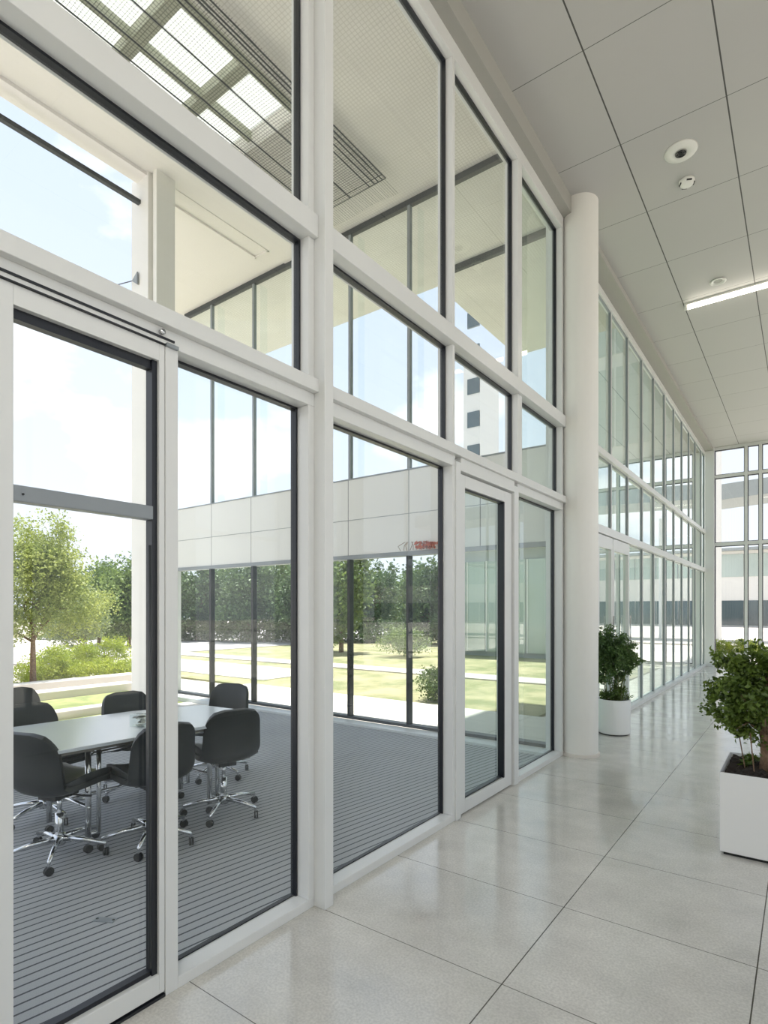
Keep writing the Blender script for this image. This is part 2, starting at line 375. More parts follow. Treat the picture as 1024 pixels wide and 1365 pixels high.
# doors inside the second stretch
for n, (a, b) in enumerate(((7.87, 8.595), (8.62, 9.575))):
    d = struct('door_%d' % (3+n), B((-.16, -.105, a, a+.07, .07, 2.62), (-.16, -.105, b-.07, b, .07, 2.62), (-.16, -.105, a+.07, b-.07, 2.45, 2.62), (-.16, -.105, a+.07, b-.07, .07, .16)), 'frame')
    obj('pull_handle', T([(-.08, b-.035, .9), (-.08, b-.035, 1.5)], .011), 'chrome', d, True)
# corner post and end wall glazing
trim(B((-.10, .12, Y1-.12, Y1+.1, 0, ZC)), 'post')
nwin[0] += 0
xs = [.13, .865, 1.19, 2.15, 3.1, 4.0, XR]
for z0, z1 in ((5.99, ZC), (5.22, 5.3), (3.34, 3.43), (0, .05)):
    trim(B((.12, XR, Y1-.06, Y1+.08, z0, z1)))
for i, (a, b) in enumerate(zip(xs, xs[1:])):
    trim(B((b-.035, b+.035, Y1-.10, Y1+.08, .05, 5.99)))
    for z0, z1 in ((.05, 3.34), (3.43, 5.22), (5.3, 5.99)):
        nwin[0] += 1
        aa, bb = a+(.035 if i else 0), b-.035
        g = struct('window_%d' % nwin[0], B((aa, aa+.018, Y1-.03, Y1+.05, z0, z1), (bb-.018, bb, Y1-.03, Y1+.05, z0, z1), (aa, bb, Y1-.03, Y1+.05, z1-.018, z1), (aa, bb, Y1-.03, Y1+.05, z0, z0+.018)), 'darkmetal')
        obj('glass_pane', B((aa, bb, Y1+.005, Y1+.017, z0, z1)), 'glass', g)
# opposite wall of the corridor (outside the picture): plinth, head, piers and windows between
struct('wall_right', B((XR, XR+.25, Y0, Y1+.15, 0, .5), (XR, XR+.25, Y0, Y1+.15, 5.2, 6.4), *[(XR, XR+.25, y, y+.5, .5, 5.2) for y in (-3.2, .6, 4.4, 8.2, 12.0, 15.8)]), 'white_wall')
for y in (-2.7, 1.1, 4.9, 8.7, 12.5):
    nwin[0] += 1
    g = struct('window_%d' % nwin[0], B((XR+.08, XR+.14, y, y+.05, .5, 5.2), (XR+.08, XR+.14, y+3.25, y+3.3, .5, 5.2), (XR+.08, XR+.14, y+1.62, y+1.68, .5, 5.2), (XR+.08, XR+.14, y, y+3.3, 2.7, 2.76)), 'frame')
    obj('glass_pane', B((XR+.10, XR+.11, y, y+3.3, .5, 5.2)), 'glass', g)
struct('wall_back', B((-.2, XR+.25, Y0-.2, Y0, 0, 6.4)), 'white_wall')

# ------------------------------------------------------------------ courtyard meeting room
struct('floor_carpet', B((-4.72, -.16, Y0, 6.03, -.2, .0)), 'carpet')
trim(B((-7.5, -.16, 6.03, 6.26, -.15, .03)), 'threshold')
trim(B((-4.9, -4.72, Y0, 3.95, -.15, .03)), 'threshold')
YW = 6.3
# canopy: solid soffit with a skylight opening
ZT = 7.05
def slab(name, bm, mat): return struct(name, bm, mat)
bm = B((-2.3, -.2, Y0, YW, ZT, ZT+.25), (-4.45, -3.85, Y0, YW, ZT, ZT+.25), (-3.85, -2.3, 4.5, YW, ZT, ZT+.25))
o = slab('ceiling_canopy', bm, 'soffit')
bm = bmesh.new(); prism(bm, [(-4.45, 4.15), (-4.45, YW), (-7.42, YW)], ZT-.001, ZT+.25)
slab('ceiling_canopy_wing', bm, 'soffit_plain')
bm = B((-4.449, -3.87, Y0, YW, ZT-.02, ZT-.001)); slab('ceiling_border', bm, 'soffit_plain')
trim(B((-4.68, -4.45, Y0, 4.0, ZT-.06, ZT+.3)), 'soffit_plain')        # edge beam
trim(B((-4.64, -4.58, Y0, 3.95, ZT-.36, ZT-.31)), 'darkmetal')        # dark rail under the edge beam
slab('ceiling_canopy_outer', B((-7.2, -.2, YW, 8.25, ZT-.03, ZT+.22)), 'soffit')
slab('ceiling_canopy_side', B((-2.83, -.3, 8.25, 11.5, ZT-.03, ZT+.22)), 'soffit')
trim(B((-2.6, -.2, 7.88, 7.95, ZT-.12, ZT-.03)), 'darkmetal')
sk = struct('window_60', B((-3.85, -2.3, Y0, 4.5, ZT+.22, ZT+.235)), 'skylight')
for y in (-2.3, -1.5, -.7, .1, .9, 1.55, 2.3, 3.05, 3.85): obj('glazing_bar', B((-3.85, -2.3, y-.06, y+.06, ZT+.08, ZT+.2)), 'skybar', sk)
obj('glazing_bar', B((-2.42, -2.3, Y0, 4.5, ZT+.0, ZT+.2)), 'skybar', sk)
obj('glazing_bar', B((-3.2, -3.14, Y0, 4.5, ZT+.1, ZT+.2)), 'skybar', sk)
# wire netting tray hung under the skylight
net = thing('wire_netting', 'fine wire netting stretched beneath the skylight, held by long steel cables', 'netting', (0, 0, 0))
vs, es = [], []
def wire(vs, fs, p, q, r):
    p, q = Vector(p), Vector(q); d = (q-p).normalized(); a = d.orthogonal().normalized(); b = d.cross(a); n = len(vs)
    for c in (p, q):
        for k in range(3): vs.append(c+(a*math.cos(2*PI*k/3)+b*math.sin(2*PI*k/3))*r)
    for k in range(3): fs.append((n+k, n+(k+1) % 3, n+3+(k+1) % 3, n+3+k))
def zz(x, y): return ZT-.10-.015*math.sin(x*7)*math.sin(y*4)
vs, fs = [], []
x = -3.84
while x < -2.05:
    y = -1.0
    while y < 5.7: wire(vs, fs, (x, y, zz(x, y)), (x+R.uniform(-.006, .006), y+.35, zz(x, y+.35)), .0019); y += .35
    x += .034
y = -1.0
while y < 5.71:
    for a, b in ((-3.84, -3.2), (-3.2, -2.6), (-2.6, -2.05)): wire(vs, fs, (a, y, zz(a, y)), (b, y+R.uniform(-.01, .01), zz(b, y)), .0019)
    y += .034
obj('mesh_sheet', (vs, [], fs), 'darkmetal', net)
for x in (-3.84, -3.80, -3.74, -3.67, -3.6, -3.52, -3.44, -3.35, -3.25, -3.14, -2.95, -2.62, -2.3, -2.22, -2.16, -2.1, -2.05):
    obj('cable', T([(x, -1, ZT-.11), (x+.02*math.sin(x*40), 2.4, ZT-.13), (x, 5.7, ZT-.11)], .0075, 6), 'darkmetal', net)
for y in (5.7, 5.62): obj('cable', T([(-3.84, y, ZT-.11), (-2.05, y, ZT-.11)], .005, 6), 'darkmetal', net)
# recessed slot in the smooth wing of the ceiling
trim(B((-4.72, -4.69, 4.3, 5.93, ZT-.03, ZT), (-4.44, -4.41, 4.3, 5.93, ZT-.03, ZT), (-4.72, -4.41, 5.90, 5.93, ZT-.03, ZT)), 'soffit_plain')
# column at the free corner of the canopy
o = struct('trim_92', B((-4.8, -4.42, 3.95, 4.25, 0, ZT), (-4.38, -4.3, 3.99, 4.25, 0, ZT), (-4.42, -4.38, 4.02, 4.2, 0, ZT)), 'column'); bevel(o, .006)
br = thing('cable_bracket', 'small steel bracket with a thin tie rod on the white canopy column', 'bracket', (0, 0, 0))
bm = bmesh.new(); prism(bm, [(0, -.08), (.12, .0), (0, .08)], -.01, .01)
o = obj('plate', bm, 'midmetal', br); o.matrix_world = Matrix.Translation((-4.62, 3.93, 5.76)) @ Matrix.Rotation(PI/2, 4, 'X') @ Matrix.Rotation(PI, 4, 'Z')
obj('tie_rod', T([(-4.70, 3.93, 5.76), (-5.5, 3.85, 5.86)], .006, 8), 'darkmetal', br)

# --- cross wall: glazing with black mullions below, cladding band, tall frameless glazing above
ux = [-7.38, -6.31, -5.2, -4.15, -3.13, -2.11, -.16]
struct('wall_spandrel', B((-7.42, -.16, YW, YW+.12, 2.37, 3.45)), 'spandrel')
trim(B((-7.42, -.16, YW-.004, YW, 2.87, 2.878)), 'bldg_band', 0)
trim(B((-7.42, -.16, YW-.02, YW+.1, 2.31, 2.37)), 'midmetal'); trim(B((-7.42, -.16, YW-.01, YW+.1, 3.45, 3.47)), 'midmetal')
trim(B((-7.42, -.16, YW-.03, YW+.1, .03, .07)), 'darkmetal')
trim(B((-7.1, -.16, YW-.01, YW+.06, ZT-.08, ZT)), 'darkmetal')
for i, (a, b) in enumerate(zip(ux, ux[1:])):
    trim(B((b-.022, b+.022, YW-.03, YW+.06, .07, 2.31)), 'gasket', 0)
    trim(B((b-.02, b+.02, YW-.01, YW+.05, 3.47, ZT-.08)), 'midmetal', 0)
    trim(B((b+.10, b+.112, YW+.06, YW+.20, 3.47, ZT-.10)), 'thin_glass', 0)
    for z0, z1, m in ((.07, 2.31, 'thin_glass'), (3.47, ZT-.10, 'thin_glass')):
        nwin[0] += 1
        struct('window_%d' % (nwin[0]+100), B((a+.022, b-.022, YW+.01, YW+.022, z0, z1)), m)
trim(B((-7.44, -7.36, YW-.03, YW+.1, 0, 3.45)), 'frame')
# little tuft of flowers on the cladding ledge
def leaves(n, fn, size, aspect=.45, fold=.15, seed=1, up=None, droop=0.):
    """N leaf blades as folded kites; FN(rng) gives the positions as an (n,3) array"""
    rg = np.random.default_rng(seed); P = fn(rg); n = len(P)
    d = rg.normal(size=(n, 3)); d[:, 2] -= droop; d /= np.linalg.norm(d, axis=1)[:, None]
    a = rg.normal(size=(n, 3)); a -= (a*d).sum(1)[:, None]*d; a /= np.linalg.norm(a, axis=1)[:, None]
    nn = np.cross(d, a); s = size*(.6+.8*rg.random((n, 1)))
    tip = P+d*s; l = P+d*s*.45+a*s*aspect/2+nn*s*fold; r = P+d*s*.45-a*s*aspect/2+nn*s*fold
    V = np.stack([P, l, tip, r], 1).reshape(-1, 3)
    me = bpy.data.meshes.new('foliage')
    me.vertices.add(4*n); me.vertices.foreach_set('co', V.ravel())
    me.loops.add(6*n); me.polygons.add(2*n)
    base = np.arange(n)[:, None]*4
    idx = (base+np.array([[0, 1, 2, 0, 2, 3]])).ravel()
    me.loops.foreach_set('vertex_index', idx)
    me.polygons.foreach_set('loop_start', np.arange(2*n)*3); me.polygons.foreach_set('loop_total', np.full(2*n, 3))
    me.update(calc_edges=True); return me
def foliage(parent, name, mat, n, fn, size, **k):
    me = leaves(n, fn, size, **k); me.name = name; me.materials.append(M[mat])
    o = bpy.data.objects.new(name, me); C.objects.link(o)
    if parent: o.parent = parent
    return o
def blobs(centres, shell=.55, per=None):
    """points spread through ellipsoids (cx,cy,cz,rx,ry,rz), denser to the outside, in clumps"""
    def fn(rg, cs=centres):
        out = []
        w = np.array([c[3]*c[4]+c[4]*c[5]+c[3]*c[5] for c in cs]); w = w/w.sum()
        for c, k in zip(cs, w):
            n = int(per*k)
            nc = max(6, n//40)
            u = rg.normal(size=(nc, 3)); u /= np.linalg.norm(u, axis=1)[:, None]
            rad = shell+(1-shell)*rg.random((nc, 1))
            cl = u*rad
            pick = cl[rg.integers(0, nc, n)]+np.clip(rg.normal(size=(n, 3))*.13, -.28, .28)
            out.append(pick*np.array(c[3:6])+np.array(c[:3]))
        return np.concatenate(out)
    return fn
t = thing('ledge_flowers', 'small tuft of orange flowers with twigs on the cladding band ledge', 'plant', (-1.9, YW-.06, 2.385))
foliage(t, 'flowers', 'flower', 300, blobs([(.1, 0, .04, .28, .05, .04)], .2, 300), .03, aspect=.8, seed=4)
bm = bmesh.new()
for k in range(9): tube(bm, [(-.3+k*.05, 0, -.01), (-.3+k*.05+R.uniform(-.04, .04), -.01, .05), (-.3+k*.05+R.uniform(-.07, .07), 0, .1)], .004, 5)
obj('twigs', bm, 'bark', t)
t = thing('canopy_spotlight', 'small glowing warm spotlight under the outer canopy soffit', 'spotlight', (-4.05, 6.75, ZT-.03))
bm = bmesh.new(); lathe(bm, [(.05, -.1), (.06, -.09), (.06, 0)], 20); obj('housing', bm, 'plastic_white', t, True)
bm = bmesh.new(); lathe(bm, [(.045, -.112), (.048, -.1)], 20); obj('lens', bm, 'spot', t)

# ------------------------------------------------------------------ table
tb = thing('meeting_table', 'long pale grey meeting table with chrome legs on castors, ringed by black chairs', 'table', (0, 0, 0))
bm = bmesh.new(); prism(bm, [(-1.50, 1.60), (-2.0, 1.56), (-2.50, 1.70), (-2.42, 2.6), (-2.2, 3.14), (-1.70, 3.18), (-1.38, 2.76), (-1.46, 2.2)], .722, .745)
o = obj('tabletop', bm, 'tabletop', tb); bevel(o, .004)
bm = bmesh.new(); prism(bm, [(-1.53, 1.63), (-2.0, 1.59), (-2.46, 1.73), (-2.38, 2.6), (-2.17, 3.11), (-1.72, 3.14), (-1.41, 2.75), (-1.49, 2.2)], .70, .7215)
obj('edge_band', bm, 'tableedge', tb)
def castor(bm, x, y, r=.027):
    tube(bm, [(x-.014, y, r), (x-.004, y, r)], r, 14); tube(bm, [(x+.004, y, r), (x+.014, y, r)], r, 14)
for (x, y) in ((-1.66, 1.86), (-2.22, 1.86), (-1.62, 2.78), (-2.12, 2.86)):
    bm = bmesh.new()
    tube(bm, [(x, y, .08), (x, y, .70)], .019); tube(bm, [(x, y+.07, .12), (x, y+.07, .70)], .015)
    tube(bm, [(x, y-.01, .12), (x, y+.08, .12)], .012)
    l = obj('leg', bm, 'chrome', tb, True)
    bm = bmesh.new(); castor(bm, x, y); obj('castor', bm, 'blackplastic', l)
for y in (1.86, 2.80): obj('stretcher', T([(-2.2, y+.02, .66), (-1.64, y+.02, .66)], .013), 'chrome', tb, True)
for x in (-1.68, -2.16): obj('stretcher', T([(x, 1.86, .64), (x, 2.8, .64)], .013), 'chrome', tb, True)
obj('stretcher', T([(-1.92, 1.86, .30), (-1.92, 2.8, .30)], .012), 'chrome', tb, True)
for y in (1.86, 2.80): obj('stretcher', T([(-2.2, y, .30), (-1.64, y, .30)], .012), 'chrome', tb, True)
t = thing('acrylic_tray', 'clear acrylic tray heaped with folded paper slips on the grey table', 'tray', (-1.78, 2.31, .745), .4)
obj('tray_box', B((-.07, .07, -.05, .05, 0, .005), (-.07, -.066, -.05, .05, .005, .09), (.066, .07, -.05, .05, .005, .09), (-.066, .066, -.05, -.046, .005, .09), (-.066, .066, .046, .05, .005, .09)), 'acrylic', t)
for k in range(14):
    o = obj('paper_slip', B((-.04, .04, -.014, .014, 0, .003)), ['paper', 'tableedge', 'paper'][k % 3], t)
    o.location = (R.uniform(-.02, .02), R.uniform(-.02, .02), .008+k*.006); o.rotation_euler = (R.uniform(-.25, .25), R.uniform(-.25, .25), R.uniform(0, 3))

# ------------------------------------------------------------------ task chair
def shell_mesh(inset=0., off=0., front=0, back=1, nx=13, ns=30, hi=.85):
    """seat and back in one curved shell; chair faces +y, origin on the floor"""
    prof = []
    keys = [(.24, .435), (.20, .455), (.10, .452), (-.04, .44), (-.15, .445), (-.205, .49), (-.225, .57), (-.235, .66), (-.255, .76), (-.28, hi)]
    def cr(t):
        n = len(keys)-1; i = min(int(t*n), n-1); u = t*n-i
        p = [keys[max(0, min(n, i+j))] for j in (-1, 0, 1, 2)]
        return [0.5*((2*p[1][a])+(-p[0][a]+p[2][a])*u+(2*p[0][a]-5*p[1][a]+4*p[2][a]-p[3][a])*u*u+(-p[0][a]+3*p[1][a]-3*p[2][a]+p[3][a])*u**3) for a in (0, 1)]
    vs, fs = [], []
    for i in range(ns):
        t = front+(back-front)*i/(ns-1)
        y, z = cr(t); y2, z2 = cr(min(1, t+.01)); y1, z1 = cr(max(0, t-.01))
        dy, dz = y2-y1, z2-z1; L = math.hypot(dy, dz) or 1; ny, nz = dz/L, -dy/L      # points up out of the seat, forward off the back
        w = .23 if t < .5 else .23-.022*math.sin((t-.5)*PI)
        e0 = (t-front)/.10 if t-front < .10 else 1; e1 = (back-t)/.21 if back-t < .21 else 1
        w *= math.sqrt(max(.0, 1-(1-e0)**3))*.28+.72 if e0 < 1 else 1
        w *= (math.sqrt(max(.0, 1-(1-e1)**2.6))*.62+.38) if e1 < 1 else 1
        w -= inset
        for k in range(nx):
            s = -1+2*k/(nx-1)
            curl = .045*abs(s)**2.6*(1 if t > .35 else .35+.65*t/.35)*(min(1, w/.20))**2*min(1, e1*1.2+.05)
            waist = 1-.08*math.exp(-((t-.52)/.07)**2)
            vs.append((s*w*waist, y+ny*(curl+off), z+nz*(curl+off)))
    for i in range(ns-1):
        for k in range(nx-1):
            a = i*nx+k; fs.append((a, a+1, a+nx+1, a+nx))
    return vs, fs
def make_chair(label, group=None):
    t = thing('task_chair', label, 'chair')
    v, f = shell_mesh(); o = obj('shell', (v, [], f), 'chair', t, True)
    s = o.modifiers.new('thick', 'SOLIDIFY'); s.thickness = .034; s.offset = 0
    b = o.modifiers.new('round', 'BEVEL'); b.width = .013; b.segments = 3
    v, f = shell_mesh(.022, .034, .015, .46, 11, 14); o = obj('seat_pad', (v, [], f), 'pad', t, True)
    s = o.modifiers.new('thick', 'SOLIDIFY'); s.thickness = .05; s.offset = 0
    b = o.modifiers.new('round', 'BEVEL'); b.width = .018; b.segments = 3
    obj('mechanism', B((-.07, .07, -.10, .09, .385, .425), (-.11, .11, -.03, .0, .40, .43), bev=.006), 'blackplastic', t)
    obj('lever', T([(.06, .02, .40), (.17, .03, .395), (.225, .03, .40)], .007, 8), 'blackplastic', t, True)
    bm = bmesh.new(); tube(bm, [(0, 0, .12), (0, 0, .28)], .026, 16); tube(bm, [(0, 0, .28), (0, 0, .39)], .015, 16)
    obj('gas_column', bm, 'chrome', t, True)
    obj('hub', T([(0, 0, .075), (0, 0, .14)], .036, 18), 'chrome', t, True)
    for k in range(5):
        a = 2*PI*k/5+.3; c, s_ = math.cos(a), math.sin(a)
        l = obj('leg', T([(.02*c, .02*s_, .115), (.16*c, .16*s_, .105), (.30*c, .30*s_, .078)], [.02, .016, .012], 12), 'chrome', t, True)
        obj('castor_fork', T([(.295*c, .295*s_, .078), (.295*c, .295*s_, .045)], .010, 8), 'chrome', l)
        bm = bmesh.new(); castor(bm, 0, 0, .027); o = obj('castor_wheel', bm, 'blackplastic', l)
        o.location = (.30*c, .30*s_, 0); o.rotation_euler = (0, 0, a*1.7)
    return t
chairs = [  # x, y, direction faced (degrees, 0 = +y), label
    (-1.77, 1.73, 20, 'black chair at the near end of the grey table, seat side on, nearest the door'),
    (-1.49, 2.20, 82, 'black chair tucked in at the table, hidden partly behind the door mullion'),
    (-1.55, 2.86, 70, 'black chair pulled out at the table, seen from behind, full castor base showing'),
    (-2.43, 3.47, 200, 'black chair beyond the far end of the table, its back showing over the top'),
    (-2.58, 2.73, 262, 'black chair behind the middle of the table, beside the white canopy column'),
    (-2.58, 1.98, 275, 'black chair behind the table whose back nearly touches the left door edge'),
    (-3.66, 2.26, 268, 'black chair standing apart, farthest out towards the garden wall')]
proto = None
for x, y, a, lab in chairs:
    if proto is None: proto = c = make_chair(lab)
    else: c = dup(proto); c['label'] = lab
    c['group'] = 'black task chairs around the meeting table'
    c.location = (x, y, 0); c.rotation_euler = (0, 0, math.radians(a))

t = thing('floor_socket', 'small metal floor socket plate flush in the striped carpet near the glass door', 'floor socket', (-.77, 1.51, 0), .5)
obj('plate', B((-.055, .055, -.022, .022, 0, .004), bev=.001), 'midmetal', t)
for x in (-.045, .045): obj('screw', T([(x, 0, .003), (x, 0, .006)], .007, 12), 'chrome', t)
# ------------------------------------------------------------------ potted plants in the corridor
t = thing('potted_shrub', 'bushy dark green shrub in a round white pot beside the round column', 'potted plant', (.15, 7.68, 0))
bm = bmesh.new(); lathe(bm, [(.185, .012), (.195, .02), (.20, .44), (.196, .446), (.178, .446), (.176, .40), (.05, .39)], 48)
o = obj('pot', bm, 'pot', t, True); o.modifiers.new('s', 'EDGE_SPLIT').split_angle = .7
bm = bmesh.new(); lathe(bm, [(.178, 0), (.178, .0125)], 40); obj('pot_foot', bm, 'blackplastic', t)
bm = bmesh.new(); lathe(bm, [(.175, .38), (.175, .415), (.02, .425)], 32); obj('soil', bm, 'soil', t)
bm = bmesh.new()
for k in range(11):
    a, r = R.uniform(0, 6.28), R.uniform(.02, .11); p = (r*math.cos(a), r*math.sin(a), .40)
    tube(bm, [p, (p[0]*1.3, p[1]*1.3, .65), (p[0]*1.9+R.uniform(-.05, .05), p[1]*1.9, .95), (p[0]*2.1, p[1]*2.2, 1.15)], [.009, .007, .005, .003], 6)
obj('stems', bm, 'stem', t)
foliage(t, 'foliage', 'leaf_dark', 6400, blobs([(-.02, 0, 1.0, .30, .30, .26), (-.07, .0, 1.2, .22, .22, .19), (.12, 0, 1.05, .22, .24, .22), (-.16, -.03, 1.02, .2, .24, .22), (-.02, 0, .80, .24, .24, .17), (.2, .0, .93, .13, .14, .14)], .25, 6400), .045, aspect=.42, seed=11, droop=.5)
foliage(t, 'ground_leaves', 'leaf_mid', 800, blobs([(0, 0, .52, .17, .17, .14)], .2, 800), .05, aspect=.3, seed=12)

t = thing('potted_tree', 'small leafy ficus tree with a brown trunk in a square white planter', 'potted plant', (2.0, 4.62, 0))
bm = B((-.32, .32, -.32, .32, .02, .54)); 
top = [f for f in bm.faces if f.normal.z > .9]
r = bmesh.ops.inset_region(bm, faces=top, thickness=.02)
for f in top:
    for v in f.verts: v.co.z = .49
o = obj('planter_box', bm, 'pot', t); bevel(o, .004)
obj('plinth', B((-.30, .30, -.30, .30, 0, .02)), 'blackplastic', t)
bm = bmesh.new(); bmesh.ops.create_grid(bm, x_segments=24, y_segments=24, size=.298)
for v in bm.verts: v.co.z = .515+R.uniform(-.012, .02)
obj('soil', bm, 'soil', t)
TX = -.085
bm = bmesh.new(); tube(bm, [(TX, 0, .5), (TX+.005, .01, .62), (TX-.004, 0, .78), (TX+.01, 0, 1.0), (TX, 0, 1.25)], [.040, .034, .032, .022, .01], 14)
for v in bm.verts: v.co += Vector((R.uniform(-1, 1), R.uniform(-1, 1), 0))*.002
trk = obj('trunk', bm, 'bark', t, True)
bm = bmesh.new()
for k in range(16):
    a, z = R.uniform(0, 6.28), R.uniform(.72, 1.15); L = R.uniform(.15, .33)
    tube(bm, [(TX, 0, z), (TX+L*.5*math.cos(a), L*.5*math.sin(a), z+.08), (TX+L*math.cos(a), L*math.sin(a), z+.10+R.uniform(-.1, .1))], [.008, .005, .002], 6)
for k in range(3):
    a = (3.4, 4.2, 5.6)[k]
    tube(bm, [(TX+.12*math.cos(a), .12*math.sin(a), .52), (TX+.16*math.cos(a), .16*math.sin(a), .78)], .004, 6)
obj('branches', bm, 'bark', t)
foliage(t, 'foliage', 'leaf_mid', 9500, blobs([(TX, 0, 1.02, .31, .31, .30), (TX+.1, 0, 1.26, .24, .24, .18), (TX-.16, 0, 1.22, .17, .17, .14), (TX-.20, .0, .98, .17, .2, .2), (TX+.22, 0, 1.0, .2, .22, .26), (TX-.16, 0, .84, .12, .14, .12), (TX+.1, .1, .84, .16, .14, .12)], .3, 9500), .034, aspect=.62, seed=21, droop=.3)
foliage(t, 'ground_leaves', 'leaf_mid', 140, blobs([(-.18, .05, .56, .08, .1, .05)], .2, 140), .035, aspect=.5, seed=22)

# ------------------------------------------------------------------ ceiling fittings
t = thing('ceiling_speaker', 'round ceiling fitting with a dark perforated grille in a raised white ring', 'ceiling fitting', (1.155, 6.2, ZC))
bm = bmesh.new(); lathe(bm, [(.15, 0), (.14, -.012), (.10, -.022), (.075, -.024), (.05, -.012)], 40); obj('ring', bm, 'ceiling', t, True).data.materials[0] = M['plastic_white']
bm = bmesh.new(); lathe(bm, [(.052, -.014), (.048, -.022)], 32); g = obj('grille', bm, 'grille', t)
bm = bmesh.new()
for r_ in (.014, .030, .046):
    for k in range(18): tube(bm, [(r_*math.cos(2*PI*k/18), r_*math.sin(2*PI*k/18), -.026), (r_*math.cos(2*PI*(k+1)/18), r_*math.sin(2*PI*(k+1)/18), -.026)], .004, 5)
for k in range(6): tube(bm, [(0, 0, -.026), (.046*math.cos(k*PI/3), .046*math.sin(k*PI/3), -.026)], .003, 5)
obj('vanes', bm, 'blackplastic', g)
t = thing('smoke_detector', 'small white smoke detector with dark slots, next to the round grille', 'smoke detector', (1.14, 6.66, ZC))
bm = bmesh.new(); lathe(bm, [(.075, 0), (.075, -.018), (.06, -.045), (.035, -.052)], 32); obj('body', bm, 'plastic_white', t, True)
for a in (.4, 2.1, 3.6, 5.2):
    o = obj('slot', B((-.025, .025, -.005, .005, -.006, .006)), 'blackplastic', t); o.location = (.066*math.cos(a), .066*math.sin(a), -.036); o.rotation_euler = (0, 0, a+PI/2)
t = thing('downlight', 'unlit oval downlight with a white rim near the glowing strip lamp', 'downlight', (1.18, 8.95, ZC))
bm = bmesh.new(); lathe(bm, [(.085, 0), (.10, -.012), (.085, -.02), (.07, -.014), (.055, -.004)], 32); obj('rim', bm, 'plastic_white', t, True)
bm = bmesh.new(); lathe(bm, [(.055, -.002), (.05, -.006)], 24); obj('lens', bm, 'grille', t)
def strip(x0, x1, y, lab):
    t = thing('strip_light', lab, 'ceiling lamp', (x0, y, ZC))
    L = x1-x0
    obj('housing', B((0, L, -.045, .045, -.03, 0), bev=.004), 'plastic_white', t)
    bm = bmesh.new(); tube(bm, [(.03, 0, -.05), (L-.03, 0, -.05)], .032, 16); obj('diffuser', bm, 'lamp', t, True)
    for x in (0, L-.04): obj('end_cap', T([(x, 0, -.05), (x+.04, 0, -.05)], .035, 16), 'plastic_white', t, True)
    return t
strip(.71, 3.0, 9.36, 'long glowing white strip lamp fixed across the ceiling')

# ------------------------------------------------------------------ outside: ground, paths, kerbs
struct('ground', B((-90, 70, -40, 150, -.8, -.1)), 'path')
struct('ground_meadow', B((-40, -1.2, 8.3, 29.5, -.3, -.06)), 'grass')
struct('ground_terrace', B((-7.6, -.24, 6.24, 8.3, -.3, -.02)), 'paving')
struct('ground_path', B((-40, -1.0, 12.1, 13.0, -.2, -.03)), 'path')
struct('ground_terrace_side', B((-6.6, -4.9, -8, 6.2, -.3, -.03)), 'paving')
struct('ground_lawn', B((-9.0, -6.6, -8, 6.2, -.3, -.045)), 'lush')
struct('ground_road', B((-34, -17, -20, 40, -.2, -.04)), 'asphalt')
struct('ground_sand', B((-16.5, -8, 9.0, 11.2, -.2, -.045)), 'path')
struct('ground_forecourt', B((-.4, 30, 18.4, 24, -.3, -.03)), 'paving')
struct('ground_square', B((-12, 40, 30, 62, -.3, -.03)), 'path')
def low_wall(lab, x0, x1, y0, y1, h):
    o = obj('kerb_wall', B((x0, x1, y0, y1, -.06, h), bev=.015), 'kerb'); tag(o, lab, 'low wall'); return o
low_wall('long pale garden kerb wall nearest the yellow green hedge', -10.6, -10.2, -6, 7.2, .12)
low_wall('long pale kerb wall between the hedge wall and the paving edge', -9.3, -8.9, -6, 6.4, .10)
low_wall('low pale kerb wall nearest the meeting room, behind the chairs', -7.0, -6.75, -6, 5.2, .08)

def tree(name, label, cat, loc, mat, cs, n, leaf, trunk, seed, group=None, tr=.12, lean=0):
    t = thing(name, label, cat, loc, 0, group)
    if trunk:
        bm = bmesh.new(); tube(bm, [(0, 0, -.1), (lean*.3, 0, trunk*.4), (lean*.6, 0, trunk*.8), (lean, 0, trunk*1.3)], [tr, tr*.8, tr*.6, tr*.2], 10)
        rr = random.Random(seed)
        for k in range(10):
            c = rr.choice(cs); z = trunk*rr.uniform(.6, 1.1)
            tube(bm, [(lean*.6, 0, z), ((c[0]+lean)*.5+rr.uniform(-.2, .2)*c[3], c[1]*.5+rr.uniform(-.2, .2)*c[4], (z+c[2])*.5), (c[0]+rr.uniform(-.5, .5)*c[3], c[1]+rr.uniform(-.5, .5)*c[4], c[2]+rr.uniform(-.2, .4)*c[5])], [tr*.4, tr*.25, tr*.08], 6)
        obj('trunk', bm, 'bark', t, True)
    foliage(t, 'foliage', mat, n, blobs(cs, .35, n), leaf, seed=seed, aspect=.6)
    return t
F_, S_ = math.cos(math.radians(36.4)), math.sin(math.radians(36.4))
def at(u, d):        # where a thing seen at column u of the photograph stands, d metres out from the camera
    l = (u-512)/760*d
    return (2.125-S_*d+F_*l, F_*d+S_*l, -.06)
